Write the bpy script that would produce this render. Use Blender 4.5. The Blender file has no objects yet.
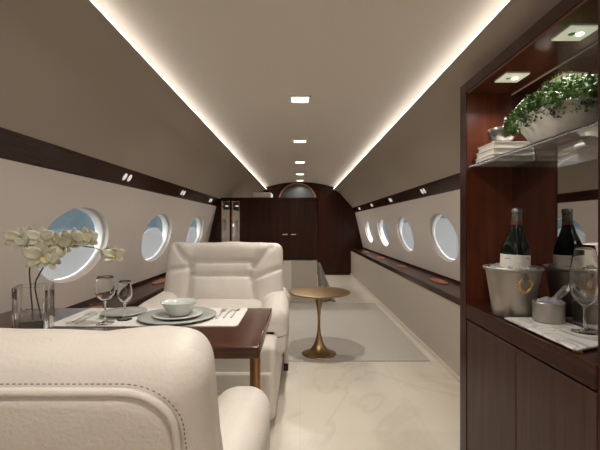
import bpy, bmesh, math, random
from mathutils import Vector, Matrix, noise
PI = math.pi
C = bpy.context.scene.collection
sc = bpy.context.scene
# ---------------------------------------------------------------- camera, world, lights, exposure
cam = bpy.data.objects.new('camera', bpy.data.cameras.new('camera')); C.objects.link(cam)
cam.location = (0, 0, 1.0); cam.rotation_euler = (PI/2, 0, 0)
cam.data.sensor_width = 36; cam.data.lens = 385/600*36; cam.data.clip_start = 0.02
sc.camera = cam
sc.view_settings.view_transform = 'Standard'; sc.view_settings.look = 'None'
sc.view_settings.gamma = 1; sc.view_settings.use_curve_mapping = False
sc.view_settings.exposure = 0.30

w = bpy.data.worlds.new('sky'); sc.world = w; w.use_nodes = True
nt = w.node_tree; nt.nodes.clear()
def N(nt, t, **k):
    n = nt.nodes.new(t)
    for a, v in k.items(): setattr(n, a, v)
    return n
# outdoor light: bright sky astern and overhead, blue-grey sky ahead
out = N(nt, 'ShaderNodeOutputWorld'); bg = N(nt, 'ShaderNodeBackground')
tc = N(nt, 'ShaderNodeTexCoord')
dp = N(nt, 'ShaderNodeVectorMath', operation='DOT_PRODUCT'); dp.inputs[1].default_value = (0, -.50, .866)
nt.links.new(tc.outputs['Generated'], dp.inputs[0])
r1 = N(nt, 'ShaderNodeValToRGB'); r1.color_ramp.interpolation = 'EASE'
mp = N(nt, 'ShaderNodeMapRange'); mp.inputs['From Min'].default_value = -1; mp.inputs['From Max'].default_value = 1
nt.links.new(dp.outputs['Value'], mp.inputs['Value']); nt.links.new(mp.outputs[0], r1.inputs[0])
e = r1.color_ramp.elements
e[0].position = .50; e[0].color = (.024, .032, .0365, 1)
e[1].position = .86; e[1].color = (1, 1, 1, 1)
nt.links.new(r1.outputs[0], bg.inputs[0]); bg.inputs[1].default_value = 5.5
nt.links.new(bg.outputs[0], out.inputs[0])

def area(name, loc, size, power, col=(1, .945, .875), rot=(0, 0, 0), sy=None, spread=PI):
    l = bpy.data.lights.new(name, 'AREA'); l.energy = power; l.color = col; l.size = size; l.spread = spread
    if sy: l.shape = 'RECTANGLE'; l.size_y = sy
    o = bpy.data.objects.new(name, l); C.objects.link(o); o.location = loc; o.rotation_euler = rot
    return o
DOWN = [-1.31, 0.0, 1.31, 2.63, 3.94, 5.26, 6.5, 7.42]
def arch(x): return 1.745 + .115*(1 - (x/.72)**2)
for i, y in enumerate(DOWN):
    area('downlight_lamp', (0, y, 1.838), .045, 6.6 if y > 2 else 7.5, spread=2.6)

# ---------------------------------------------------------------- materials
def mat(name, col, rough=.5, metal=0, spec=.5, **k):
    m = bpy.data.materials.new(name); m.use_nodes = True
    b = m.node_tree.nodes['Principled BSDF']
    b.inputs['Base Color'].default_value = (*col, 1); b.inputs['Roughness'].default_value = rough
    b.inputs['Metallic'].default_value = metal; b.inputs['Specular IOR Level'].default_value = spec
    for a, v in k.items(): b.inputs[a.replace('_', ' ')].default_value = v
    return m
def noisy(m, c1, c2, scale=(1, 1, 1), ns=5, detail=4, bump=0, bscale=None, lo=.35, hi=.65, dist=0, bd=.002):
    nt = m.node_tree; b = nt.nodes['Principled BSDF']
    tc = N(nt, 'ShaderNodeTexCoord'); mpn = N(nt, 'ShaderNodeMapping'); mpn.inputs['Scale'].default_value = scale
    n = N(nt, 'ShaderNodeTexNoise'); n.inputs['Scale'].default_value = ns; n.inputs['Detail'].default_value = detail
    n.inputs['Distortion'].default_value = dist
    r = N(nt, 'ShaderNodeValToRGB'); r.color_ramp.elements[0].position = lo; r.color_ramp.elements[1].position = hi
    r.color_ramp.elements[0].color = (*c1, 1); r.color_ramp.elements[1].color = (*c2, 1)
    nt.links.new(tc.outputs['Object'], mpn.inputs[0]); nt.links.new(mpn.outputs[0], n.inputs['Vector'])
    nt.links.new(n.outputs['Fac'], r.inputs[0]); nt.links.new(r.outputs[0], b.inputs['Base Color'])
    if bump:
        n2 = N(nt, 'ShaderNodeTexNoise' if bscale else 'ShaderNodeTexNoise'); n2.inputs['Scale'].default_value = bscale or ns
        n2.inputs['Detail'].default_value = 3
        bp = N(nt, 'ShaderNodeBump'); bp.inputs['Strength'].default_value = bump; bp.inputs['Distance'].default_value = bd
        nt.links.new(tc.outputs['Object'] if bscale else mpn.outputs[0], n2.inputs['Vector'])
        nt.links.new(n2.outputs['Fac'], bp.inputs['Height']); nt.links.new(bp.outputs[0], b.inputs['Normal'])
    return m
M = {}
M['leather'] = noisy(mat('leather', (.6, .54, .46), .5, spec=.35), (.62, .565, .495), (.67, .615, .545), ns=7, bump=.55, bscale=150, bd=.002)
M['leather_dark'] = mat('stitch', (.12, .09, .07), .7)
M['wall'] = mat('wall', (.62, .56, .505), .6, spec=.3)
M['ceiling'] = mat('ceiling', (.74, .675, .60), .75, spec=.2)
M['upper'] = mat('upper_panel', (.40, .345, .285), .65, spec=.25)
M['greige'] = mat('greige', (.42, .365, .305), .6, spec=.3)
M['cream'] = mat('cream_panel', (.58, .52, .45), .5)
def wood(name, c1, c2, scale, rough=.24, coat=.12):
    m = mat(name, c1, rough, spec=.22, Coat_Weight=coat, Coat_Roughness=.12)
    return noisy(m, c1, c2, scale=scale, ns=3, detail=6, lo=.3, hi=.7, dist=.4)
M['wood_v'] = wood('mahogany_vertical', (.019, .0052, .0028), (.042, .0108, .0052), (14, 14, .7), coat=.03)
M['wood_y'] = wood('mahogany_along', (.019, .0065, .0038), (.043, .0140, .0075), (14, .7, 14), coat=.05)
M['wood_x'] = wood('mahogany_table', (.030, .0105, .0058), (.085, .030, .016), (.8, 14, 14), rough=.16)
M['wood_red'] = wood('mahogany_red', (.048, .0115, .0052), (.108, .026, .0115), (12, 12, .8), rough=.32)
M['wood_door'] = wood('mahogany_door', (.026, .011, .0075), (.060, .026, .017), (18, 18, .7), rough=.38, coat=.1)
M['bronze'] = mat('bronze', (.50, .27, .12), .38, .85)
M['brass'] = noisy(mat('brass', (.33, .22, .10), .36, 1), (.29, .19, .085), (.37, .245, .12), ns=30, detail=5)
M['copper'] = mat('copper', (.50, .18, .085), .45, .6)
M['steel'] = mat('brushed_steel', (.38, .345, .305), .40, .75)
M['chrome'] = mat('chrome', (.78, .76, .73), .2, 1)
M['silver'] = mat('silver', (.62, .60, .56), .38, .5)
M['dark_metal'] = mat('dark_metal', (.30, .28, .26), .28, 1)
M['mirror'] = mat('mirror', (.62, .60, .57), .015, 1)
M['black'] = mat('black', (.01, .01, .01), .4)
M['white'] = mat('white_enamel', (.78, .76, .72), .4)
M['paper'] = mat('paper', (.66, .62, .56), .7)
M['reveal'] = mat('window_reveal', (.82, .82, .80), .4)
M['porcelain'] = mat('porcelain', (.60, .62, .57), .18, Coat_Weight=.5)
M['plate'] = mat('stoneware', (.40, .41, .375), .25, Coat_Weight=.3)
M['linen'] = noisy(mat('linen', (.68, .66, .60), .85), (.66, .64, .58), (.72, .70, .64), ns=200, bump=.3, bscale=600)
M['label'] = noisy(mat('label', (.62, .58, .52), .6), (.20, .18, .17), (.66, .62, .56), scale=(1, 1, 3), ns=38, lo=.30, hi=.36)
M['bottle'] = mat('bottle_glass', (.004, .007, .005), .1, spec=.25)
M['foil'] = noisy(mat('foil', (.12, .13, .11), .3, .8), (.08, .09, .075), (.22, .23, .20), ns=40)
M['band'] = mat('foil_band', (.16, .05, .032), .4, .4)
M['gold'] = mat('gold', (.72, .47, .20), .35, .8)
M['soil'] = mat('soil', (.03, .02, .015), .9)
M['stem'] = mat('orchid_stem', (.035, .03, .014), .5)
M['petal'] = noisy(mat('orchid_petal', (.66, .62, .46), .6, Subsurface_Weight=.15), (.60, .56, .38), (.74, .71, .58), ns=25)
M['lip'] = mat('orchid_lip', (.60, .50, .20), .6)
M['leaf'] = noisy(mat('leaf', (.06, .16, .02), .5), (.018, .055, .008), (.13, .24, .045), ns=28, lo=.35, hi=.65)
M['throw'] = noisy(mat('throw', (.3, .28, .25), .95), (.16, .15, .13), (.42, .40, .36), ns=60)
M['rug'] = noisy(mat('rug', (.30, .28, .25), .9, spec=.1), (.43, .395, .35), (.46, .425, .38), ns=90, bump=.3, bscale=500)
def glass(name, col=(1, 1, 1), rough=0, ior=1.45):
    return mat(name, col, rough, Transmission_Weight=1, IOR=ior)
M['glass'] = glass('glass')
M['crystal'] = glass('crystal', (.97, .97, .96), 0, 1.5)
M['water'] = glass('water', (.95, .97, .95), 0, 1.33)
M['shelf_glass'] = glass('shelf_glass', (.86, .88, .85), .02, 1.3)
M['ice'] = mat('ice', (.80, .82, .84), .2, Transmission_Weight=.75, IOR=1.31)
# clear window pane: thin acrylic
m = bpy.data.materials.new('pane'); m.use_nodes = True; nt = m.node_tree; nt.nodes.clear()
o_ = N(nt, 'ShaderNodeOutputMaterial'); mx = N(nt, 'ShaderNodeMixShader'); tr = N(nt, 'ShaderNodeBsdfTransparent'); gl = N(nt, 'ShaderNodeBsdfGlossy')
tr.inputs[0].default_value = (.93, .95, .96, 1); gl.inputs['Roughness'].default_value = .02; mx.inputs[0].default_value = .06
nt.links.new(tr.outputs[0], mx.inputs[1]); nt.links.new(gl.outputs[0], mx.inputs[2]); nt.links.new(mx.outputs[0], o_.inputs[0]); M['pane'] = m
# frosted sliding shade
m = bpy.data.materials.new('shade'); m.use_nodes = True; nt = m.node_tree; nt.nodes.clear()
o_ = N(nt, 'ShaderNodeOutputMaterial'); mx = N(nt, 'ShaderNodeMixShader'); tl = N(nt, 'ShaderNodeBsdfTranslucent'); df = N(nt, 'ShaderNodeBsdfDiffuse')
tl.inputs[0].default_value = (.62, .63, .64, 1); df.inputs[0].default_value = (.70, .71, .72, 1); mx.inputs[0].default_value = .5
nt.links.new(tl.outputs[0], mx.inputs[1]); nt.links.new(df.outputs[0], mx.inputs[2]); nt.links.new(mx.outputs[0], o_.inputs[0]); M['shade'] = m
def emit(name, col, s):
    m = bpy.data.materials.new(name); m.use_nodes = True; b = m.node_tree.nodes['Principled BSDF']
    b.inputs['Base Color'].default_value = (*col, 1); b.inputs['Emission Color'].default_value = (*col, 1)
    b.inputs['Emission Strength'].default_value = s; return m
M['strip'] = emit('cove_light', (1, .965, .92), 3.5)
M['bulb'] = emit('bulb', (1, .95, .88), 6.0)
M['lens'] = emit('lens', (1, .96, .9), .35)
M['bar_lamp'] = emit('bar_lamp', (1, .93, .8), 12.0)
M['fixture_lit'] = emit('fixture_plate', (.80, .80, .66), .28)
# polished marble floor
def marble(name, base, vein, dark, scale, rough, tile=None):
    m = mat(name, base, rough, spec=.5); nt = m.node_tree; b = nt.nodes['Principled BSDF']
    tc = N(nt, 'ShaderNodeTexCoord'); mp = N(nt, 'ShaderNodeMapping'); mp.inputs['Rotation'].default_value = (0, 0, .5); mp.inputs['Scale'].default_value = (1, .6, 1)
    n1 = N(nt, 'ShaderNodeTexNoise'); n1.inputs['Scale'].default_value = scale; n1.inputs['Detail'].default_value = 8; n1.inputs['Distortion'].default_value = 1.4
    r1 = N(nt, 'ShaderNodeValToRGB'); els = r1.color_ramp.elements
    els[0].position = .455; els[0].color = (*base, 1); els[1].position = .53; els[1].color = (*base, 1)
    x = els.new(.492); x.color = (*vein, 1)
    n2 = N(nt, 'ShaderNodeTexNoise'); n2.inputs['Scale'].default_value = scale*1.6; n2.inputs['Detail'].default_value = 5
    r2 = N(nt, 'ShaderNodeValToRGB'); r2.color_ramp.elements[0].color = (*dark, 1); r2.color_ramp.elements[1].color = (1, 1, 1, 1)
    r2.color_ramp.elements[0].position = .3; r2.color_ramp.elements[1].position = .6
    mix = N(nt, 'ShaderNodeMix', data_type='RGBA', blend_type='MULTIPLY'); mix.inputs[0].default_value = 1
    nt.links.new(tc.outputs['Object'], mp.inputs[0]); nt.links.new(mp.outputs[0], n1.inputs['Vector']); nt.links.new(mp.outputs[0], n2.inputs['Vector'])
    nt.links.new(n1.outputs['Fac'], r1.inputs[0]); nt.links.new(n2.outputs['Fac'], r2.inputs[0])
    nt.links.new(r1.outputs[0], mix.inputs[6]); nt.links.new(r2.outputs[0], mix.inputs[7])
    last = mix.outputs[2]
    if tile:
        br = N(nt, 'ShaderNodeTexBrick'); br.offset = 0; br.inputs['Scale'].default_value = 1
        br.inputs['Brick Width'].default_value = tile; br.inputs['Row Height'].default_value = tile; br.inputs['Mortar Size'].default_value = .0012
        br.inputs['Color1'].default_value = (1, 1, 1, 1); br.inputs['Color2'].default_value = (.95, .95, .95, 1); br.inputs['Mortar'].default_value = (.84, .82, .8, 1)
        m2 = N(nt, 'ShaderNodeMix', data_type='RGBA', blend_type='MULTIPLY'); m2.inputs[0].default_value = 1
        nt.links.new(tc.outputs['Object'], br.inputs['Vector']); nt.links.new(last, m2.inputs[6]); nt.links.new(br.outputs[0], m2.inputs[7]); last = m2.outputs[2]
    nt.links.new(last, b.inputs['Base Color']); return m
M['marble'] = marble('floor_marble', (.66, .60, .50), (.60, .535, .435), (.90, .885, .865), 1.5, .3, tile=.62)
M['tray'] = marble('tray_marble', (.66, .64, .60), (.36, .34, .32), (.8, .8, .8), 9, .2)

# ---------------------------------------------------------------- mesh helpers
def obj(name, bm, m, parent=None, smooth=False, loc=None, bevel=0, seg=2, sub=0, angle=40):
    me = bpy.data.meshes.new(name); bmesh.ops.recalc_face_normals(bm, faces=bm.faces); bm.to_mesh(me); bm.free()
    o = bpy.data.objects.new(name, me); C.objects.link(o); me.materials.append(M[m] if isinstance(m, str) else m)
    if smooth:
        for p in me.polygons: p.use_smooth = True
        if angle < 180:
            try: me.set_sharp_from_angle(angle=math.radians(angle))
            except Exception: pass
    if parent: o.parent = parent
    if loc: o.location = loc
    if bevel:
        b = o.modifiers.new('b', 'BEVEL'); b.width = bevel; b.segments = seg; b.limit_method = 'ANGLE'; b.angle_limit = .6
        for p in me.polygons: p.use_smooth = True
        try: me.set_sharp_from_angle(angle=math.radians(50))
        except Exception: pass
    if sub:
        s = o.modifiers.new('s', 'SUBSURF'); s.levels = sub; s.render_levels = sub
    return o
def thing(name, label, cat, loc=(0, 0, 0), rz=0, group=None):
    o = bpy.data.objects.new(name, None); C.objects.link(o); o.location = loc; o.rotation_euler = (0, 0, rz)
    o.empty_display_size = .05
    return tag(o, label, cat, group)
def tag(o, label, cat, group=None, kind=None):
    o['label'] = label; o['category'] = cat
    if group: o['group'] = group
    if kind: o['kind'] = kind
    return o
def struct(name, bm, m, parent=None, label=None, **k):
    o = obj(name, bm, m, parent, **k)
    if not parent:
        o['kind'] = 'structure'
        if label: o['label'] = label
    return o
def dup(o, parent=None):
    c = o.copy(); C.objects.link(c); c.parent = parent
    for ch in list(o.children): dup(ch, c)
    return c
def box(x0, x1, y0, y1, z0, z1, bm=None):
    bm = bm or bmesh.new()
    v = [bm.verts.new((x, y, z)) for z in (z0, z1) for y in (y0, y1) for x in (x0, x1)]
    for f in ((0, 2, 3, 1), (4, 5, 7, 6), (0, 1, 5, 4), (2, 6, 7, 3), (0, 4, 6, 2), (1, 3, 7, 5)): bm.faces.new([v[i] for i in f])
    return bm
def extrude_y(prof, y0, y1, bm=None):      # closed profile in (x,z)
    bm = bm or bmesh.new()
    a = [bm.verts.new((x, y0, z)) for x, z in prof]; b = [bm.verts.new((x, y1, z)) for x, z in prof]
    n = len(prof)
    for i in range(n): bm.faces.new((a[i], a[(i+1) % n], b[(i+1) % n], b[i]))
    bm.faces.new(a); bm.faces.new(b[::-1]); return bm
def extrude_z(prof, z0, z1, bm=None):
    bm = bm or bmesh.new()
    a = [bm.verts.new((x, y, z0)) for x, y in prof]; b = [bm.verts.new((x, y, z1)) for x, y in prof]
    n = len(prof)
    for i in range(n): bm.faces.new((a[i], a[(i+1) % n], b[(i+1) % n], b[i]))
    bm.faces.new(a); bm.faces.new(b[::-1]); return bm
def lathe(prof, seg=48, bm=None, sx=1, sy=1, cx=0, cy=0):
    bm = bm or bmesh.new(); rings = []
    for r, z in prof:
        if r < 1e-5: rings.append([bm.verts.new((cx, cy, z))])
        else: rings.append([bm.verts.new((cx+sx*r*math.cos(2*PI*i/seg), cy+sy*r*math.sin(2*PI*i/seg), z)) for i in range(seg)])
    for a, b in zip(rings, rings[1:]):
        for i in range(seg):
            j = (i+1) % seg
            if len(a) == 1 and len(b) == 1: continue
            if len(a) == 1: bm.faces.new((a[0], b[j], b[i]))
            elif len(b) == 1: bm.faces.new((a[i], a[j], b[0]))
            else: bm.faces.new((a[i], a[j], b[j], b[i]))
    return bm
def tube(path, rad, seg=8, bm=None, closed=False, upv=None):
    bm = bm or bmesh.new(); path = [Vector(p) for p in path]; n = len(path); rings = []
    for i, p in enumerate(path):
        if closed: t = path[(i+1) % n]-path[i-1]
        else: t = path[min(i+1, n-1)]-path[max(i-1, 0)]
        t.normalize(); up = Vector(upv) if upv else Vector((0, 0, 1)) if abs(t.z) < .95 else Vector((0, 1, 0))
        a = t.cross(up).normalized(); b = a.cross(t)
        r = rad[i] if isinstance(rad, (list, tuple)) else rad
        rings.append([bm.verts.new(p + r*(math.cos(2*PI*k/seg)*a + math.sin(2*PI*k/seg)*b)) for k in range(seg)])
    for i in range(n if closed else n-1):
        A, B = rings[i], rings[(i+1) % n]
        for k in range(seg): bm.faces.new((A[k], A[(k+1) % seg], B[(k+1) % seg], B[k]))
    if not closed: bm.faces.new(rings[0]); bm.faces.new(rings[-1][::-1])
    return bm
def rbox(sx, sy, sz, r, n=16, fn=None, c=(0, 0, 0), bm=None):
    """soft rounded box, half sizes sx sy sz, corner radius r, optional per-point function"""
    bm = bm or bmesh.new(); cache = {}; h = Vector((sx, sy, sz))
    def spaced(half):
        rr = min(r, half*.999); inner = half-rr; k = 5
        xs = [-half + rr*(1-math.cos(PI/2*i/k)) if False else -half + rr*i/k for i in range(k)]
        xs += [-inner + 2*inner*i/n for i in range(n+1)]
        xs += [half - rr*(k-1-i)/k for i in range(k)]
        return xs
    ax = [spaced(v) for v in h]
    def vert(p):
        key = tuple(round(v, 6) for v in p)
        if key in cache: return cache[key]
        q = Vector([max(-(h[i]-min(r, h[i]*.999)), min(h[i]-min(r, h[i]*.999), p[i])) for i in range(3)])
        d = Vector(p)-q
        rr = Vector([min(r, h[i]*.999) for i in range(3)])
        if d.length > 1e-9:
            # map cube offset to sphere with tangent spacing
            m = max(abs(d[i])/rr[i] for i in range(3))
            u = Vector([math.tan(max(-1, min(1, d[i]/rr[i]))*PI/4) for i in range(3)])
            u = u.normalized()*m
            d = Vector([u[i]*rr[i] for i in range(3)])
        P = q+d
        if fn: P = fn(P)
        cache[key] = bm.verts.new(P+Vector(c)); return cache[key]
    for a in range(3):
        b, d = (a+1) % 3, (a+2) % 3
        for s in (-1, 1):
            for i in range(len(ax[b])-1):
                for j in range(len(ax[d])-1):
                    vs = []
                    for ii, jj in ((i, j), (i+1, j), (i+1, j+1), (i, j+1)):
                        p = [0, 0, 0]; p[a] = s*h[a]; p[b] = ax[b][ii]; p[d] = ax[d][jj]; vs.append(vert(p))
                    if len(set(vs)) == 4: bm.faces.new(vs if s > 0 else vs[::-1])
    return bm
def segd(p, a, b):
    ax, az = a; bx, bz = b; px, pz = p
    L = (bx-ax)**2+(bz-az)**2; t = 0 if L == 0 else max(0, min(1, ((px-ax)*(bx-ax)+(pz-az)*(bz-az))/L))
    return math.hypot(px-ax-t*(bx-ax), pz-az-t*(bz-az))

# ---------------------------------------------------------------- the cabin shell
Y0, Y1 = -1.6, 7.7
BAR0, BAR1 = .85, 1.703
struct('floor', box(-1.3, 1.3, Y0, Y1+.05, -.05, 0), 'marble')
# central arched ceiling
prof = [(.76*i/16*1.0, arch(.76*i/16)) for i in range(-16, 17)]
prof += [(.76, 1.95), (-.76, 1.95)]
struct('ceiling', extrude_y(prof, Y0, Y1), 'ceiling', smooth=True, angle=35)
def mir(p, s): return [(s*x, z) for x, z in p]
up = [(.66, 1.700), (.72, 1.683), (.78, 1.655), (.82, 1.612), (.90, 1.52), (.985, 1.43), (1.06, 1.34)]
upo = [(1.11, 1.36), (.98, 1.52), (.86, 1.67), (.80, 1.70), (.76, 1.72), (.665, 1.712)]
def up_panel(s, y0, y1, bm=None): return extrude_y(mir(up+upo, s), y0, y1, bm)
struct('ceiling_left', up_panel(-1, Y0, Y1), 'upper', smooth=True, angle=50)
bm = up_panel(1, BAR1, Y1); up_panel(1, Y0, BAR0, bm)
extrude_y([(.66, 1.700), (.72, 1.683), (.78, 1.655), (.82, 1.612), (.86, 1.67), (.80, 1.70), (.76, 1.72), (.665, 1.712)], BAR0, BAR1, bm)
struct('ceiling_right', bm, 'upper', smooth=True, angle=50)
for s, nm in ((-1, 'left'), (1, 'right')):
    o = tag(obj('cove_light', box(min(s*.668, s*.684), max(s*.668, s*.684), Y0+.01, Y1-.01, 1.7135, 1.7255), 'strip'),
        'long white light strip in the ceiling cove on the %s side of the cabin' % nm, 'light strip', 'cove light strips')
def spans(s): return [(Y0, Y1)] if s < 0 else [(Y0, BAR0), (BAR1, Y1)]
WIN_Y = [-.25, .9, 2.05, 3.2, 4.35, 5.5, 6.65]
A, B, WZ = .315, .198, .90
def wx(z): return 1.12 + (1.25-z)*.16/.69
wi = 0
for s, nm in ((-1, 'left'), (1, 'right')):
    # dark wood belt under the ceiling panels
    bm = bmesh.new()
    for a, b in spans(s): extrude_y(mir([(1.055, 1.345), (1.115, 1.245), (1.17, 1.245), (1.17, 1.36), (1.08, 1.36)], s), a, b, bm)
    struct('trim_%d' % (1 if s < 0 else 2), bm, 'wood_y')
    # window wall with oval openings
    wins = [y for y in WIN_Y if (s < 0 and -.5 < y < 5) or (s > 0 and y > 1.9)]
    bm = bmesh.new(); yb = [a for a, _ in spans(s)]; zT, zB = 1.25, .56
    edges = []
    for a, b in spans(s):
        ws = [y for y in wins if a < y-A and y+A < b]
        if not ws:
            v = [bm.verts.new((s*wx(z), y, z)) for y, z in ((a, zB), (b, zB), (b, zT), (a, zT))]; bm.faces.new(v); continue
        cuts = [a]+[(p+q)/2 for p, q in zip(ws, ws[1:])]+[b]
        for k, yc in enumerate(ws):
            l, r = cuts[k], cuts[k+1]; n = 96; inner = []; outer = []
            # angles incl. exact rectangle corners
            angs = [2*PI*i/n for i in range(n)]
            cor = [math.atan2((z-WZ), (y-yc)) % (2*PI) for y in (l, r) for z in (zB, zT)]
            for c in cor:
                i = min(range(n), key=lambda i: abs(angs[i]-c)); angs[i] = c
            for t in angs:
                dy, dz = math.cos(t), math.sin(t)
                k1 = ((r-yc)/dy if dy > 1e-9 else (l-yc)/dy if dy < -1e-9 else 1e9)
                k2 = ((zT-WZ)/dz if dz > 1e-9 else (zB-WZ)/dz if dz < -1e-9 else 1e9)
                q = min(k1, k2); outer.append((yc+q*dy, WZ+q*dz))
                q = 1/math.sqrt((dy/A)**2+(dz/B)**2); inner.append((yc+q*dy, WZ+q*dz))
            iv = [bm.verts.new((s*wx(z), y, z)) for y, z in inner]; ov = [bm.verts.new((s*wx(z), y, z)) for y, z in outer]
            for i in range(n): j = (i+1) % n; bm.faces.new((iv[i], iv[j], ov[j], ov[i]))
    bmesh.ops.remove_doubles(bm, verts=bm.verts, dist=1e-5)
    o = struct('wall_%s' % nm, bm, 'wall')
    sm = o.modifiers.new('s', 'SOLIDIFY'); sm.thickness = .02; sm.offset = -1 if s > 0 else -1
    for yc in wins:
        wi += 1
        # reveal ring: rolled lip then a tunnel flaring outwards
        bm = bmesh.new(); n = 72; rings = []
        for sc_, dx in ((1.075, -.0015), (1.07, -.006), (1.045, -.0065), (1.0, -.0005), (.955, .010), (.950, .013), (.955, .056), (1.06, .056), (1.06, .03)):
            ring = []
            for i in range(n):
                t = 2*PI*i/n; y = yc+sc_*A*math.cos(t); z = WZ+sc_*B*math.sin(t)
                ring.append(bm.verts.new((s*(wx(z)+dx), y, z)))
            rings.append(ring)
        for ri, (a, b) in enumerate(zip(rings, rings[1:])):
            for i in range(n):
                j = (i+1) % n; f = bm.faces.new((a[i], a[j], b[j], b[i])); f.material_index = 1 if ri < 4 else 0
        wo = struct('window_%d' % wi, bm, 'reveal', smooth=True, angle=60); wo.data.materials.append(M['wall'])
        def oval(dx, dz, th, b=B*.96, a=A*.96):
            bm = bmesh.new(); vs = []
            for d in (0, th):
                ring = []
                for i in range(64):
                    t = 2*PI*i/64; y = a*math.cos(t); z = b*math.sin(t)
                    if dz and z < 0: z = z  # lower half follows opening
                    zz = WZ + (z+dz if z > 0 or not dz else z*(b)/(b))
                    if dz:                      # lowered disc cut by the opening's outline
                        zz = WZ + z + dz; lim = -b*math.sqrt(max(0, 1-(y/(a*1.001))**2)); zz = max(zz, WZ+lim)
                    ring.append(bm.verts.new((s*(wx(zz)+dx+d), yc+y, zz)))
                vs.append(ring)
            bm.faces.new(vs[0]); bm.faces.new(vs[1][::-1])
            for i in range(64): j = (i+1) % 64; bm.faces.new((vs[0][i], vs[0][j], vs[1][j], vs[1][i]))
            return bm
        obj('pane', oval(.050, 0, .004), 'pane', wo)
        drop = {(-1, 2.05): -.11, (-1, 3.2): -.105, (-1, 4.35): -.105, (1, 3.2): -.022, (1, 4.35): -.055, (-1, .9): -.1, (-1, -.25): -.1}.get((s, yc))
        if drop: obj('window_shade', oval(.026, drop, .004, B*.925, A*.925), 'shade', wo)
    # wooden ledge with upstand and lip, and the side panel beneath
    bm = bmesh.new(); bm2 = bmesh.new()
    for a, b in spans(s):
        extrude_y(mir([(1.012, .49), (1.012, .525), (1.02, .532), (1.262, .532), (1.272, .575), (1.30, .575), (1.30, .49)], s), a, b, bm)
        extrude_y(mir([(1.02, 0), (1.02, .49), (1.30, .49), (1.30, 0)], s), a, b, bm2)
    struct('trim_%d' % (3 if s < 0 else 4), bm, 'wood_y')
    struct('wall_lower_%s' % nm, bm2, 'greige')
    bm = bmesh.new()
    for a, b in spans(s): box(min(s*1.006, s*1.02), max(s*1.006, s*1.02), a, b, 0, .03, bm)
    struct('baseboard_%s' % nm, bm, 'cream')
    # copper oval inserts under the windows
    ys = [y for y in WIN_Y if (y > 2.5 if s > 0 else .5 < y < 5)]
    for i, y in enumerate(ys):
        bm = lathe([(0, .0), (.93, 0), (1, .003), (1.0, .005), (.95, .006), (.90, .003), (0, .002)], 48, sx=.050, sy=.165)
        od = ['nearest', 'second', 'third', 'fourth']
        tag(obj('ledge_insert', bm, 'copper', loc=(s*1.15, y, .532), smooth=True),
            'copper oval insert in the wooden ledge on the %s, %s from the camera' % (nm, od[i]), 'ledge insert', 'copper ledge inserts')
struct('wall_front', box(-1.3, 1.3, Y1, Y1+.05, 0, 1.95), 'wood_v')
struct('wall_back', box(-1.3, 1.3, Y0-.05, Y0, 0, 1.95), 'cream')

# reading lights on the belts
def reading(s, y, lab):
    x, z = 1.083, 1.298
    t = thing('reading_light', lab, 'light', (s*x, y, z), group='twin reading lights in the wooden belts')
    for k in (-1, 1):
        bm = lathe([(0, 0), (1, 0), (1, .004), (.85, .006), (0, .006)], 20, sx=.017, sy=.024)
        o = obj('lens', bm, 'lens', t, smooth=True)
        nrm = Vector((-s*.857, 0, -.514)); yy = Vector((0, 1, 0)); upv = Vector((s*-.514, 0, .857))
        B_ = Matrix((yy, upv, yy.cross(upv))).transposed()
        if B_.col[2].dot(nrm) < 0: B_ = Matrix((-yy, upv, (-yy).cross(upv))).transposed()
        o.rotation_mode = 'QUATERNION'; o.rotation_quaternion = B_.to_quaternion(); o.location = (0, k*.033, 0)
    return t
for i, y in enumerate((2.41, 3.56, 4.66)):
    reading(-1, y, 'twin white reading light on the left belt, %s' % ('above the gap between the first two windows', 'above the second and third windows', 'nearest the mirrored cabinet')[i])
for i, y in enumerate((3.38, 4.6, 5.8, 7.0)):
    reading(1, y, 'twin white reading light on the right belt, %s' % ('above the nearest window', 'second along from the bar', 'third along from the bar', 'farthest, beside the dark bulkhead')[i])
# ceiling downlights
for i, y in enumerate(DOWN):
    z = arch(0)
    lab = {1.31: 'square downlight overhead just ahead of the camera', 2.63: 'largest-looking square white downlight, nearest on the ceiling centreline',
           3.94: 'second white downlight along the ceiling centreline', 5.26: 'third white downlight along the ceiling centreline', 6.5: 'fourth white downlight along the ceiling centreline',
           7.42: 'last and smallest downlight, right before the dark bulkhead', 0.0: 'square white downlight directly above the camera'}.get(y, 'square white downlight on the ceiling behind the camera')
    t = thing('downlight', lab, 'downlight', (0, y, z), group='ceiling downlights')
    bm = bmesh.new(); a, b, h = .078, .058, .006
    for x0, x1, q0, q1 in ((-a, a, -a, -b), (-a, a, b, a), (-a, -b, -b, b), (b, a, -b, b)): box(x0, x1, q0, q1, -h-.002, -.0005, bm)
    obj('frame', bm, 'white', t, bevel=.002)
    obj('lens', box(-b, b, -b*.75, b*.75, -.005, -.001), 'bulb', t)

# far bulkhead: arched door
t = thing('door_1', None, None, (-.05, Y1, 0)); del t['label'], t['category']; t['kind'] = 'structure'
R = .375; zc = 1.86-R-.03
pts = [(-R, .02)]+[(R*math.cos(PI-PI*i/32), zc+R*math.sin(PI-PI*i/32)) for i in range(33)]+[(R, .02)]
obj('door_pane', extrude_y([(x*.95, min(z, 3)) for x, z in pts], -.012, -.002), mat('smoked_glass', (.030, .032, .030), .35), t)
obj('door_frame', tube([(x, -.02, z) for x, z in pts], .016, 8, upv=(0, 1, 0)), 'bronze', t, smooth=True)

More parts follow.
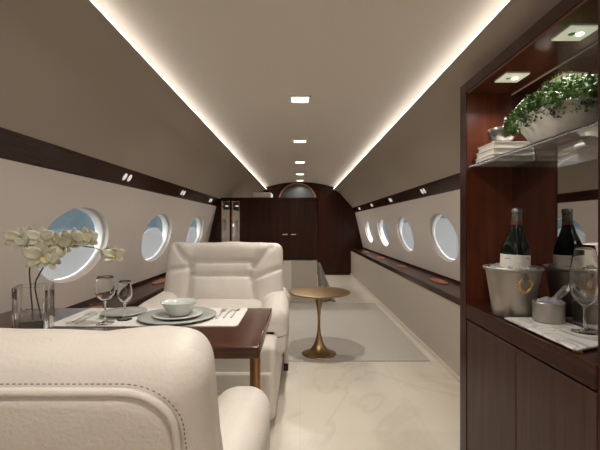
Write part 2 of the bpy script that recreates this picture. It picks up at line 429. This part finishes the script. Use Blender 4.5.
# tall cabinet across the left side
cab = thing('storage_cabinet', 'dark mahogany tall cabinet with double doors and narrow mirrors at the far end', 'cabinet', (0, 5.07, 0))
obj('carcass', box(-1.05, .222, 0, .55, .54, 1.362), 'wood_v', cab, bevel=.003)
obj('carcass_filler', extrude_y([(-1.27, .54), (-1.09, 1.362), (-1.05, 1.362), (-1.05, .54)], 0, .06), 'wood_v', cab)
obj('plinth', box(-1.0, .222, -.13, .55, 0, .538), 'greige', cab, bevel=.004)
obj('plinth_panel', box(-.235, -.112, -.142, -.131, .03, .535), 'cream', cab, bevel=.003)
obj('top_rail', box(-.72, .222, -.012, -.001, 1.325, 1.36), 'wood_y', cab)
for x0, x1, hx in ((-.385, -.140, -.196), (-.136, .20, -.085)):
    d = obj('door', box(x0, x1, -.014, -.001, .56, 1.318), 'wood_v', cab, bevel=.002)
    obj('handle', box(hx-.035, hx+.035, -.030, -.015, .868, .883), 'chrome', d, bevel=.003)
obj('side_panel', box(-.70, -.39, -.010, -.001, .56, 1.318), 'wood_v', cab, bevel=.002)
for x0, x1 in ((-1.02, -.925), (-.885, -.795)):
    fr = obj('mirror_strip', box(x0, x1, -.008, -.001, .62, 1.315), 'mirror', cab)
    obj('mirror_edge', box(x0-.012, x0, -.014, -.001, .62, 1.32), 'bronze', fr)
    obj('lamp_reflection', lathe([(0, 0), (.022, 0), (.022, .012), (.014, .018), (0, .018)], 16, cx=(x0+x1)/2+.012, cy=-.022), 'lens', fr, loc=(0, 0, 1.24), smooth=True)  # glowing stud imitating a downlight reflected in the mirror strip
    obj('reflection_plate', box(x0+.012, x1-.008, -.016, -.009, 1.20, 1.30), 'black', fr)  # dark ground of the imitated reflection
obj('top_box', box(-.62, -.385, .01, .4, 1.364, 1.43), 'cream', cab, bevel=.004)

# ---------------------------------------------------------------- rug, tulip table
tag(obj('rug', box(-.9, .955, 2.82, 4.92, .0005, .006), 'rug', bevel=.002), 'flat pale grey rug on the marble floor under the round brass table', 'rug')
t = thing('side_table', 'round brass pedestal side table with flared tulip base on grey rug', 'table', (.147, 2.98, .006))
obj('table_top', lathe([(0, .452), (.10, .455), (.20, .463), (.236, .471), (.242, .476), (.240, .480), (.232, .481), (0, .480)], 64), 'brass', t, smooth=True, angle=180)
obj('pedestal', lathe([(0, 0), (.132, 0), (.133, .003), (.108, .010), (.082, .022), (.060, .042), (.043, .068), (.030, .098), (.020, .132), (.0135, .175), (.0105, .23), (.011, .285), (.0145, .33), (.020, .37), (.028, .41), (.034, .4535), (0, .4535)], 48), 'brass', t, smooth=True, angle=180)

# grey throw at the cabinet corner
bm = bmesh.new(); g = []
for i in range(15):
    u = i/14; row = []
    for j in range(11):
        v = j/10; z = .50*(1-u)+.012
        x = .012 + v*(.02+.20*u) ; y = .03*math.sin(v*9+u*2)*(.3+u) - .02*u
        row.append(bm.verts.new((x, y, z)))
    g.append(row)
for i in range(14):
    for j in range(10): bm.faces.new((g[i][j], g[i][j+1], g[i+1][j+1], g[i+1][j]))
o = tag(obj('throw_blanket', bm, 'throw', loc=(.222, 4.99, 0), smooth=True), 'mottled grey throw hanging to the floor at the cabinet corner', 'throw')
s_ = o.modifiers.new('t', 'SOLIDIFY'); s_.thickness = .012; s_.offset = 0

# ---------------------------------------------------------------- armchairs (face local -Y)
GR = [((-.5, .50), (.43, .50)), ((-.55, .62), (-.55, 0)), ((.45, .52), (.57, 0)), ((-.86, .93), (-.55, .64)), ((.80, .90), (.50, .62)), ((-.52, .70), (.45, .70)),
      ((-.95, .56), (-.60, .60)), ((.52, .46), (.97, .60))]
def make_armchair(label, loc, rz, zt=.875, ridge=.30):
    t = thing('armchair', label, 'armchair', loc, rz, 'cream leather armchairs')
    obj('base', rbox(.388, .44, .185, .03, 6, c=(0, -.07, .225)), 'leather', t, smooth=True, angle=180)
    obj('plinth', box(-.34, .34, -.42, .32, .0, .045), 'black', t)
    obj('footrest', rbox(.372, .016, .115, .014, 8, c=(0, -.515, .172)), 'leather', t, smooth=True, angle=180)
    def seatf(p):
        if p.z > 0:
            p.z += .018*(1-(p.x/.29)**2)*(1-(p.y/.37)**2) - .07*max(0, (-p.y-.08)/.23)**2
        return p
    obj('seat_cushion', rbox(.275, .31, .078, .045, 14, seatf, c=(0, -.12, .435)), 'leather', t, smooth=True, angle=180)
    # arms slope gently down to a rounded front
    for s in (-1, 1):
        def armf(p, s=s):
            k = min(1, (p.y+.35)/.6)
            if p.z > 0:
                p.z += -.035*max(0, -s*p.x/.088)**1.5 - .045*(1-k)**2.0 + .012*math.sin(k*9)*.3
                p.x += s*.012*math.sin(k*5)
            return p
        obj('armrest', rbox(.088, .35, .150, .062, 16, armf, c=(s*.345, .05, .422)), 'leather', t, smooth=True, angle=180)
        sp = obj('side_panel', rbox(.016, .085, .235, .012, 8, c=(s*.412, .335, .285)), 'leather', t, smooth=True, angle=180)
        obj('foot', box(s*.412-.015, s*.412+.015, .26, .41, .0, .055), 'black', t)
    # backrest
    H = (zt-.42)/2; W = .388; T = .066; lean = math.radians(17)
    def backf(p):
        u = p.x/W; v = (p.z+H)/(2*H); x = p.x
        if p.y < 0:
            d = .014*(1-u*u)*.6 + .012*math.exp(-((v-.86)/.12)**2)
            if -.5 < u < .5 and v < .48: d += .020*math.sin(PI*min(1, max(0, v/.48)))*(math.cos(u*PI))**.5
            if abs(u) > .55: d += .022*math.sin(PI*min(1, (abs(u)-.5)/.5))*(.5+.5*math.cos((v-.5)*3))
            for a, b in GR:
                q = segd((u*W, v*2*H), (a[0]*W, a[1]*2*H), (b[0]*W, b[1]*2*H)); d -= .020*math.exp(-(q/.016)**2)
            p.y -= d*max(0, min(1, -p.y/T*1.2))
        if p.z > 0:
            p.z += .004*math.sin(u*5.0+.8)*(v**3) + .0015*math.sin(u*13)*v**3
        p.x *= 1 + .035*math.sin(PI*min(1, max(0, v)))*0 + .03*(1-v)
        return p
    mt = Matrix.Rotation(-lean, 4, 'X')
    cy = ridge - .02 - math.sin(lean)*H*.80; cz = zt - math.cos(lean)*H - .008
    def place(bm):
        bmesh.ops.transform(bm, matrix=Matrix.Translation((0, cy, cz)) @ mt, verts=bm.verts); return bm
    obj('backrest', place(rbox(W, T, H, .055, 44, backf)), 'leather', t, smooth=True, angle=180)
    # rear shell with piping and stitching
    def rr(w_, top, bot, r, n=10):
        pts = []
        for cx, cz_, a0 in ((w_-r, top-r, 0), (-w_+r, top-r, PI/2), (-w_+.02, bot+.02, PI), (w_-.02, bot+.02, 1.5*PI)):
            rad = r if cz_ > 0 else .02
            for k in range(n+1): a = a0+PI/2*k/n; pts.append((cx+rad*math.cos(a), cz_+rad*math.sin(a)))
        return pts
    top = H-.048
    out_l = rr(W-.040, top+.012, -H+.01, .060)
    bm = bmesh.new(); rings = []
    for q, yy in ((1, T-.02), (1, T+.001), (.975, T+.006), (.9, T+.010), (.55, T+.013), (.2, T+.014)):
        rings.append([bm.verts.new((x*q, yy, z*q)) for x, z in out_l])
    for a_, b_ in zip(rings, rings[1:]):
        for i in range(len(a_)): bm.faces.new((a_[i], a_[(i+1) % len(a_)], b_[(i+1) % len(a_)], b_[i]))
    bm.faces.new(rings[0]); bm.faces.new(rings[-1])
    sh = obj('rear_panel', place(bm), 'leather', t, smooth=True, angle=180)
    path = [(x, T+.002, z) for x, z in rr(W-.036, top+.016, -H+.01, .064)]
    obj('piping', place(tube(path, .0062, 8, closed=True, upv=(0, 1, 0))), 'leather', sh, smooth=True, angle=180)
    path = rr(W-.024, top+.028, -H, .075, 14)
    # even dashes along the path (top and sides)
    dense = []
    P = [Vector((x, 0, z)) for x, z in path]
    for a, b in zip(P, P[1:]+P[:1]):
        L = (b-a).length; n = max(1, int(L/.002))
        for k in range(n): dense.append(a+(b-a)*k/n)
    bm = bmesh.new(); i = 0
    while i+3 < len(dense):
        a, b = dense[i], dense[i+2]
        if a.z > -H*.3: tube([(a.x, T+.0008, a.z), (b.x, T+.0008, b.z)], .0009, 4, bm)
        i += 4
    obj('stitching', place(bm), 'leather_dark', sh)
    return t
ch1 = make_armchair('cream leather armchair in the foreground seen from behind', (-.524, .86, 0), PI, zt=.836)
ch2 = make_armchair('cream leather armchair facing the camera across the dining table', (-.508, 2.38, 0), 0, zt=.882)
ch3 = dup(ch1); ch3.location = (-.532, 3.30, .0065); ch3.rotation_euler = (0, 0, PI); ch3.scale = (1, 1, .72)
ch3['label'] = 'low cream leather armchair mostly hidden behind the one facing the camera'

# ---------------------------------------------------------------- dining table
t = thing('dining_table', 'glossy mahogany dining table with a bronze leg between the armchairs', 'table', (-.66, 1.4, 0))
obj('table_top', box(-.56, .539, -.264, .27, .604, .64), 'wood_x', t, bevel=.004, seg=3)
obj('leg', lathe([(0, 0), (.04, 0), (.04, .005), (.0205, .009), (.0205, .603), (0, .603)], 32), 'bronze', t, smooth=True, loc=(.489, .07, 0))
TZ = .6405
def rrect(x0, x1, y0, y1, r, n=6):
    p = []
    for cx, cy, a0 in ((x1-r, y1-r, 0), (x0+r, y1-r, PI/2), (x0+r, y0+r, PI), (x1-r, y0+r, 1.5*PI)):
        for k in range(n+1): a = a0+PI/2*k/n; p.append((cx+r*math.cos(a), cy+r*math.sin(a)))
    return p
tag(obj('placemat', extrude_z(rrect(-.90, -.222, 1.36, 1.655, .02), TZ, TZ+.003), 'linen'), 'white linen runner with rounded corners on the dining table', 'placemat')
PZ = TZ+.0035
def plate_prof(r, h): return [(0, 0), (r*.6, 0), (r*.64, .002), (r*.97, h), (r, h+.0015), (r*.985, h+.004), (r*.70, .0075), (r*.62, .005), (0, .005)]
t = tag(obj('charger_plate', lathe(plate_prof(.145, .008), 64), 'plate', loc=(-.470, 1.485, PZ), smooth=True, angle=180), 'large grey-green charger plate under the bowl on white runner', 'plate')
tag(obj('side_plate', lathe(plate_prof(.094, .008), 64), 'porcelain', loc=(-.470, 1.485, PZ+.0055), smooth=True, angle=180), 'pale plate between the large charger and the bowl', 'plate')
tag(obj('bowl', lathe([(0, 0), (.036, 0), (.038, .004), (.048, .018), (.060, .038), (.068, .050), (.0695, .052), (.066, .052), (.057, .038), (.045, .019), (.034, .007), (0, .006)], 64), 'porcelain', loc=(-.466, 1.485, PZ+.011), smooth=True, angle=180),
    'small pale green porcelain bowl standing on the stacked plates', 'bowl')
tag(obj('bread_plate', lathe(plate_prof(.086, .007), 64), 'plate', loc=(-.705, 1.545, PZ), smooth=True, angle=180), 'grey plate beside the wine glasses, left of the bowl', 'plate')
def cutlery(kind, x, y, lab, rz=0, L=.17):
    t = thing(kind, lab, kind.replace('_', ' '), (x, y, PZ+.0005), rz, 'silver cutlery on the dining table')
    bm = bmesh.new()
    box(-.0035, .0035, -L/2, -.01, 0, .004, bm); obj('handle', bm, 'silver', t, bevel=.0012)
    bm = bmesh.new()
    if kind == 'fork':
        box(-.002, .002, -.01, L*.2, .001, .0035, bm); box(-.011, .011, L*.2, L*.27, .001, .0035, bm)
        for k in (-.0095, -.003, .003, .0095): box(k-.0014, k+.0014, L*.27, L*.5, .001, .0035, bm)
        obj('tines', bm, 'silver', t)
    elif kind == 'knife':
        extrude_z([(-.003, -.01), (.004, -.01), (.009, L*.1), (.009, L*.4), (.002, L*.5), (-.003, L*.5)], .0008, .0030, bm); obj('blade', bm, 'silver', t)
    else:
        box(-.002, .002, -.01, L*.22, .001, .0035, bm)
        lathe([(0, .0005), (.6, .001), (1, .005), (.9, .0055), (.5, .003), (0, .0028)], 20, bm, sx=.014, sy=.024, cy=L*.34); obj('spoon_bowl', bm, 'silver', t, smooth=True)
cutlery('fork', -.318, 1.55, 'silver fork right of the bowl, nearest the bowl'); cutlery('knife', -.291, 1.555, 'silver knife right of the bowl, in the middle of three')
cutlery('spoon', -.264, 1.56, 'silver spoon right of the bowl, nearest the aisle')
cutlery('fork', -.838, 1.49, 'silver fork left of the wine glasses', .1); cutlery('knife', -.812, 1.47, 'silver knife left of the wine glasses', .1)
def wineglass(name, lab, loc, H, R, hb, mouth, foot, grp=None):
    p = []   # outer from foot, then inner
    th = .0016
    out_ = [(foot, 0), (foot, .0015), (foot*.5, .004), (.006, .010), (.0035, .02), (.0032, hb-.012), (.006, hb-.004)]
    bowl = [(R*math.sin(PI/2*k/8)*1.0, hb+(H-hb)*.42*(1-math.cos(PI/2*k/8))) for k in range(1, 9)]
    for k in range(1, 8):
        u = k/7; bowl.append((R+(mouth-R)*u**1.5, hb+(H-hb)*(.42+.58*u)))
    inner = [(max(0, r-th), z+ (th if i < 5 else 0)) for i, (r, z) in enumerate(bowl)][::-1]
    p = [(0, 0)]+out_+bowl+inner+[(0, hb+.004)]
    o = obj(name, lathe(p, 40), 'glass', loc=loc, smooth=True, angle=180)
    return tag(o, lab, 'glass', grp)
wineglass('wine_glass', 'empty clear wine glass, taller of the two on the dining table', (-.706, 1.395, PZ), .170, .034, .082, .028, .030)
wineglass('wine_glass', 'slim clear wine glass, smaller of the two on the dining table', (-.660, 1.45, PZ), .146, .026, .062, .021, .026)

# ---------------------------------------------------------------- vase with orchids
vt = thing('vase', 'square clear glass vase on the dining table by the window', 'vase', (-.878, 1.27, TZ), math.radians(24))
a, h, th = .051, .160, .014
bm = bmesh.new(); o_r = rrect(-a, a, -a, a, .006, 3); i_r = rrect(-a+th, a-th, -a+th, a-th, .008, 3)
def ringz(pts, z): return [bm.verts.new((x, y, z)) for x, y in pts]
r0, r1_, r2, r3 = ringz(o_r, 0), ringz(o_r, h), ringz(i_r, h), ringz(i_r, .02)
for A_, B_ in ((r0, r1_), (r1_, r2), (r2, r3)):
    for i in range(len(A_)): j = (i+1) % len(A_); bm.faces.new((A_[i], A_[j], B_[j], B_[i]))
bm.faces.new(r0); bm.faces.new(r3)
obj('body', bm, 'crystal', vt)
obj('water', box(-a+th+.0006, a-th-.0006, -a+th+.0006, a-th-.0006, .0206, .075), 'water', vt)
obj('base_block', box(-a+th+.004, a-th-.004, -a+th+.004, a-th-.004, .0215, .05), mat('pebble', (.03, .02, .016), .3), vt)

random.seed(4)
def px(x, y, D): return Vector(((x-300)/385*D, D, 1+(225-y)/385*D))
def smoothp(pts, n=8):
    r = []
    P = [pts[0]]+pts+[pts[-1]]
    for i in range(1, len(P)-2):
        for k in range(n):
            t_ = k/n; a, b, c, d = P[i-1], P[i], P[i+1], P[i+2]
            r.append(.5*((2*b)+(-a+c)*t_+(2*a-5*b+4*c-d)*t_*t_+(-a+3*b-3*c+d)*t_**3))
    r.append(P[-2]); return r
base = Vector((-.865, 1.27, TZ))
def petal(bm, M_, L, W, cup):
    n, mth = 5, 4; g = []
    for i in range(n+1):
        u = i/n; w_ = W*math.sin(PI*min(1, (u*.86+.10)))**.7; row = []
        for j in range(-mth//2, mth//2+1):
            v = j/(mth/2)
            row.append(bm.verts.new(M_ @ Vector((v*w_*.5, u*L, cup*u*u + .12*abs(v)*w_*(1 if cup > 0 else .4) + .0035*math.sin(u*9+v*4)*u))))
        g.append(row)
    for i in range(n):
        for j in range(mth): bm.faces.new((g[i][j], g[i][j+1], g[i+1][j+1], g[i+1][j]))
def spray(lab, stems, flowers, loc):
    root = thing('orchid_spray', lab, 'flower', loc, group='cream orchids in the glass vase')
    bm = bmesh.new()
    for st in stems:
        p = smoothp([v-Vector(loc) for v in st]); n = len(p)
        tube(p, [.0028-.0014*i/n for i in range(n)], 6, bm)
    obj('stem', bm, 'stem', root, smooth=True)
    for (fx, fy, D, size, yaw, pit, droop) in flowers:
        c = px(fx, fy, D)-Vector(loc); bm = bmesh.new()
        R0 = Matrix.Translation(c) @ Matrix.Rotation(yaw, 4, 'Z') @ Matrix.Rotation(PI/2+pit, 4, 'X')
        for k in range(3):
            petal(bm, R0 @ Matrix.Rotation(2*PI*k/3+random.uniform(-.1, .1), 4, 'Z'), size*.52, size*.30, -.004 + .010*droop)
        for k in (-1, 1):
            petal(bm, R0 @ Matrix.Translation((0, 0, .002)) @ Matrix.Rotation(k*1.15, 4, 'Z'), size*.56, size*.42, .010*droop+.003)
        f = obj('blossom', bm, 'petal', root, smooth=True, angle=180)
        sm = f.modifiers.new('t', 'SOLIDIFY'); sm.thickness = .0008
        bm = bmesh.new(); petal(bm, R0 @ Matrix.Translation((0, 0, .004)) @ Matrix.Rotation(PI, 4, 'Z') @ Matrix.Rotation(.6, 4, 'X'), size*.24, size*.16, .008)
        l = obj('lip', bm, 'lip', f, smooth=True, angle=180); sm = l.modifiers.new('t', 'SOLIDIFY'); sm.thickness = .0008
    return root
D = 1.25
s1 = [base+Vector((-.012, 0, .03)), px(31, 290, D), px(29.5, 272, D), px(30.5, 256, D), px(28, 248, D), px(22, 240, D)]
s1b = [px(30.5, 256, D), px(37, 254, D), px(45, 249, D-.02), px(49, 240, D-.02)]
s2 = [base+Vector((.012, .01, .03)), px(35.5, 288, D), px(39, 275, D), px(46, 264, D), px(56, 256, D), px(64, 249, D), px(72, 246, D+.01), px(84, 246.5, D+.01), px(95, 248, D), px(104, 252, D)]
spray('tall-stemmed cream orchid spray bunched on the left above the vase', [s1, s1b],
      [(20, 238, D, .085, .5, .1, 1), (24, 245, D-.02, .06, -.4, -.4, 1.5), (34, 236, D+.03, .07, -.2, .3, .8), (41, 238, D-.03, .075, .3, -.1, 1), (49, 240, D, .07, -.5, .1, 1.2)],
      (base.x-.012, base.y, TZ+.022))
spray('arching cream orchid spray reaching right across the oval window', [s2],
      [(43, 256, D-.02, .105, .6, .2, 1.2), (51, 262, D-.03, .085, -.3, -.5, 1), (58, 245, D, .085, .2, .1, 1), (66, 241, D+.02, .08, .5, .2, 1.2), (63, 256, D-.02, .05, -.4, -.9, 2),
       (76, 240, D, .08, -.3, .1, .8), (86, 238, D+.01, .075, .3, .2, 1), (92, 240, D-.01, .06, -.2, -.2, 1), (107, 252, D, .05, .7, .2, 2), (115, 256, D, .062, .2, -.3, 1.6)],
      (base.x+.012, base.y, TZ+.022))

# ---------------------------------------------------------------- bar unit
XB, XM, CZ = .712, .903, .665
bar = thing('bar_cabinet', 'dark mahogany bar cabinet with mirrored niche, counter and cupboard doors', 'cabinet', (0, 0, 0))
obj('end_panel', extrude_y([(XB, 0), (XB, 1.608), (.86, 1.608), (.925, 1.56), (.925, 1.50), (1.05, 1.34), (1.11, 1.25), (1.20, .57), (1.0, .53), (1.0, 0)], 1.641, 1.703), 'wood_red', bar, bevel=.002)
obj('stile', box(XB-.004, XB-.0005, 1.641, 1.703, 0, 1.608), 'wood_v', bar)
obj('near_panel', extrude_y([(XB, 0), (XB, 1.608), (.86, 1.608), (.925, 1.56), (1.05, 1.40), (1.13, 1.30), (1.13, 1.25), (1.285, .57), (1.285, .4), (1.285, 0)], .86, .920), 'wood_v', bar)
obj('header', box(XB-.004, .735, .925, 1.640, 1.565, 1.608), 'wood_y', bar, bevel=.001)
obj('niche_ceiling', box(XB, XM, .921, 1.640, 1.556, 1.564), wood('mahogany_gloss', (.06, .018, .010), (.10, .03, .017), (14, .8, 14), rough=.12, coat=.6), bar)
obj('mirror', box(XM, XM+.008, .921, 1.640, CZ, 1.556), 'mirror', bar)
obj('back_board', box(XM+.009, XM+.03, .86, 1.640, 0, 1.59), 'wood_v', bar)
obj('mirror_trim', box(XM-.003, XM, .921, 1.640, 1.5525, 1.5555), 'white', bar)
obj('countertop', box(XB-.004, XM, .921, 1.640, CZ-.062, CZ), 'wood_y', bar, bevel=.003)
obj('carcass', box(XB+.012, XM, .925, 1.638, 0, CZ-.064), 'black', bar)
for y0, y1 in ((1.268, 1.636), (.922, 1.264)):
    obj('door', box(XB-.002, XB+.010, y0, y1, .02, CZ-.070), 'wood_door', bar, bevel=.0015)
obj('glass_shelf', box(XB+.003, XM-.001, .922, 1.640, 1.243, 1.251), 'shelf_glass', bar)
for y in (1.449, 1.113):
    f = obj('downlight', box(.797-.043, .797+.043, y-.042, y+.042, 1.552, 1.5555), 'fixture_lit', bar)
    for k in (-1, 1):
        obj('bulb', lathe([(0, 1.5500), (.0075, 1.5500), (.010, 1.5519), (0, 1.5519)], 20, cx=.797+k*.012, cy=y), 'bar_lamp' if k > 0 else 'dark_metal', f, smooth=True)
    area('bar_spot', (.797, y, 1.547), .03, 1.3 if y > 1.3 else .5, spread=2.5 if y > 1.3 else 2.0)

# things on the upper shelf
SZ = 1.2515
for i in range(3):
    zz = SZ+i*.0235; off = (0, .004, .012)[i]
    t = thing('book', 'white-bound book on the glass shelf, %s of the stack' % ('bottom', 'middle', 'top')[i], 'book', (0, 0, zz), group='stacked books on the glass shelf')
    x0, x1, y0, y1 = .738+off*.5, .897, 1.470+off, 1.625-off
    bm = box(x0, x1, y0, y1, 0, .0025); box(x0, x1, y0, y1, .0205, .023, bm); box(x1-.003, x1, y0, y1, .0026, .0204, bm)
    obj('cover', bm, 'white', t)
    obj('pages', box(x0+.004, x1-.0035, y0+.003, y1-.003, .0027, .0203), 'paper', t)
t = tag(obj('metal_bowl', lathe([(0, 0), (.028, 0), (.030, .004), (.042, .018), (.050, .038), (.053, .058), (.052, .060), (.046, .056), (.040, .036), (.03, .016), (0, .008)], 48), 'dark_metal', loc=(.808, 1.54, SZ+.0715), smooth=True, angle=180),
        'small dark metal bowl standing on the stacked white books', 'bowl')
pot = thing('potted_plant', 'leafy green plant in a white bowl on the glass shelf', 'plant', (.808, 1.21, SZ))
obj('pot', lathe([(0, 0), (.42, 0), (.5, .006), (.72, .03), (.90, .062), (1.0, .098), (1.0, .102), (.95, .102), (.86, .066), (.6, .03), (0, .02)], 64, sx=.092, sy=.150), noisy(mat('pot', (.6, .57, .52), .5), (.50, .47, .43), (.62, .59, .54), ns=30), pot, smooth=True, angle=180)
obj('soil', lathe([(0, .088), (.90, .084), (.88, .075), (0, .075)], 48, sx=.092, sy=.150), 'soil', pot)
random.seed(11)
bm = bmesh.new()
for i in range(8200):
    a = random.uniform(0, 2*PI); r = math.sqrt(random.random()); spill = random.random()
    x = math.cos(a)*r*.100; y = .02+math.sin(a)*r*.23; dome = .155*(1-.50*r**3)*(1+.10*noise.noise(Vector((x*30, y*30, 0))))
    z = .09 + (dome-.06)*random.uniform(.55, 1.05) if spill < .72 else .098+random.uniform(-.045, .035)*random.random()**.6
    if spill >= .72: r = random.uniform(.96, 1.08); a += .12*math.sin(a*9); q_ = 1-.9*max(0, .095-z); x = math.cos(a)*r*.096*q_; y = (.006 if z < .09 else .02)+math.sin(a)*r*(.158 if z < .09 else .205)*q_
    if x > .085: x = .085
    s_ = random.uniform(.003, .0062)
    Rm = Matrix.Translation((x, y, z)) @ Matrix.Rotation(random.uniform(0, 6.3), 4, 'Z') @ Matrix.Rotation(random.uniform(-1.1, 1.1), 4, 'X') @ Matrix.Rotation(random.uniform(-1, 1), 4, 'Y')
    v = [bm.verts.new(Rm @ Vector(q)) for q in ((0, -s_, 0), (s_*.62, -s_*.2, s_*.15), (s_*.45, s_*.6, 0), (0, s_, -s_*.1), (-s_*.45, s_*.6, 0), (-s_*.62, -s_*.2, s_*.15))]
    bm.faces.new(v)
obj('foliage', bm, 'leaf', pot)
bm = bmesh.new()
for i in range(150):
    a = random.uniform(0, 2*PI); r = math.sqrt(random.random()); x = math.cos(a)*r*.08; y = math.sin(a)*r*.18
    tube([(x*.4, y*.5, .086), (x*.8, y*.85, .11+.03*(1-r)), (x, y, .12+.10*(1-r*r))], .0009, 4, bm)
obj('stems', bm, 'leaf', pot)

# things on the counter
CT = CZ+.0008
bx, by = .789, 1.428
t = thing('ice_bucket', 'round brushed metal champagne bucket with gold wreath on the bar counter', 'bucket', (bx, by, CT))
obj('body', lathe([(0, 0), (.064, 0), (.067, .003), (.092, .168), (.098, .170), (.101, .174), (.101, .178), (.098, .181), (.093, .180), (.090, .172), (.065, .008), (0, .008)], 64), 'steel', t, smooth=True, angle=50)
# gold wreath, horseshoe open at the top
cxw, czw = .0, .122
ang = math.atan2(-.86, -.13)
def onb(u, v, lift=.002):     # point on the bucket's side around its front
    z = czw+v; r = .067+(z-.003)*.025/.165+lift; th_ = ang0+u/.095
    return Vector((r*math.cos(th_), r*math.sin(th_), z))
ang0 = -1.93
ang0 = -1.62
bm = bmesh.new()
path = [onb(.024*math.sin(q), -.024*math.cos(q)) for q in [(-2.6+5.2*i/24) for i in range(25)]]
tube(path, .0028, 6, bm)
for i in range(1, 24, 2):
    for k in (-1, 1):
        q = -2.6+5.2*i/24; dq = .30*(1 if q > 0 else -1)
        tube([onb(.024*math.sin(q), -.024*math.cos(q), .003), onb((.024+k*.0075)*math.sin(q+dq), -(.024+k*.0075)*math.cos(q+dq), .003)], [.0030, .0010], 5, bm)
obj('wreath', bm, 'gold', t, smooth=True)
bm = bmesh.new(); tube([onb(-.005, .034), onb(0, .044), onb(.005, .034), onb(0, .030)], .0018, 5, bm, closed=True); obj('crest', bm, 'dark_metal', t)
random.seed(3)
for i in range(14):
    a = 2*PI*i/14+random.uniform(-.1, .1); s_ = random.uniform(.008, .011); rr_ = random.uniform(.068, .073)
    bm = rbox(s_, s_, s_, .003, 1)
    o = obj('ice_cube', bm, 'ice', loc=(bx+rr_*math.cos(a), by+rr_*math.sin(a), CT+.166+random.uniform(0, .010)), smooth=True)
    o.rotation_euler = (random.uniform(-.5, .5), random.uniform(-.5, .5), random.uniform(0, 3))
    tag(o, 'clear ice cube at the rim of the champagne bucket around the bottle', 'ice cube', 'ice cubes in the champagne bucket')
bt = thing('champagne_bottle', 'dark green bottle with white label and foil neck in the metal bucket', 'bottle', (bx+.006, by+.008, CT+.012))
bt.rotation_euler = (0, math.radians(2.2), 0)
Hb = .383; BR = .049
obj('body', lathe([(0, 0), (BR*.9, 0), (BR, .006), (BR, .214), (BR*.975, .228), (BR*.88, .249), (BR*.70, .272), (BR*.50, .298), (BR*.39, .318), (.0160, .335), (.0155, Hb-.01), (0, Hb-.01)], 56), 'bottle', bt, smooth=True, angle=60)
obj('label', lathe([(BR+.0007, .110), (BR+.0007, .213), (BR, .213), (BR, .110)], 56), 'label', bt, smooth=True)
obj('foil', lathe([(.0178, .336), (.0168, Hb-.018), (.0185, Hb-.016), (.0185, Hb-.004), (.016, Hb), (0, Hb)], 40), 'foil', bt, smooth=True)
obj('neck_band', lathe([(.0182, .322), (.0185, .336), (.0176, .3362), (.0168, .322)], 40), 'band', bt, smooth=True)

tr_ = thing('serving_board', 'white veined marble serving board on small brass feet on the bar counter', 'serving board', (0, 0, CT))
bp = [(.716, 1.350), (.735, 1.352), (.893, 1.352), (.893, 1.14), (.84, 1.055), (.80, 1.035), (.726, 1.003), (.718, 1.01)]
obj('board', extrude_z(bp, .004, .011), 'tray', tr_, bevel=.002)
for x, y in ((.735, 1.02), (.735, 1.27), (.87, 1.27), (.85, 1.09)): obj('foot', lathe([(0, 0), (.012, 0), (.009, .0038), (0, .0038)], 16, cx=x, cy=y), 'gold', tr_, smooth=True)
BZ = CT+.0115
ib = thing('ice_bowl', 'small straight-sided metal ice bowl on the marble board', 'bowl', (.834, 1.292, BZ))
obj('body', lathe([(0, 0), (.043, 0), (.0465, .003), (.047, .063), (.048, .065), (.0465, .067), (.0445, .065), (.0435, .006), (0, .006)], 48), 'steel', ib, smooth=True, angle=50)
for i in range(16):
    a = random.uniform(0, 6.28); r = (.012 if i < 4 else .028)*random.uniform(.8, 1.05); s_ = random.uniform(.008, .0105)
    o = obj('ice_cube', rbox(s_, s_, s_, .0025, 1), 'ice', loc=(.834+r*math.cos(a), 1.292+r*math.sin(a), BZ+.055+random.uniform(0, .015)), smooth=True)
    o.rotation_euler = (random.uniform(-.6, .6), random.uniform(-.6, .6), random.uniform(0, 3))
    tag(o, 'clear ice cube heaped in the small bowl beneath the tongs', 'ice cube', 'ice cubes in the small bowl')
tg = thing('ice_tongs', 'chrome ice tongs leaning out of the small ice bowl', 'tongs', (.838, 1.285, BZ+.045))
for k in (-1, 1):
    bm = bmesh.new()
    pts = [(-.012, k*.002, .0), (.008, k*.006, .024), (.022, k*.009, .044), (.034, k*.010, .060), (.042, k*.007, .072)]
    g = []
    for (x, y, z) in pts:
        g.append([bm.verts.new((x*1.3-.004, y*1.3-.0012, z+.0035)), bm.verts.new((x*1.3+.004, y*1.3-.0012, z-.0035)), bm.verts.new((x*1.3+.004, y*1.3+.0012, z-.0035)), bm.verts.new((x*1.3-.004, y*1.3+.0012, z+.0035))])
    for a, b in zip(g, g[1:]):
        for i in range(4): bm.faces.new((a[i], a[(i+1) % 4], b[(i+1) % 4], b[i]))
    bm.faces.new(g[0]); bm.faces.new(g[-1]); obj('arm', bm, 'chrome', tg)
obj('hinge', tube([(.053, -.009, .072), (.057, 0, .077), (.053, .009, .072)], .004, 8), 'chrome', tg, smooth=True)
wineglass('wine_glass', 'large clear wine glass on the marble board beside the ice bowl', (.858, 1.16, BZ), .262, .040, .078, .025, .034)
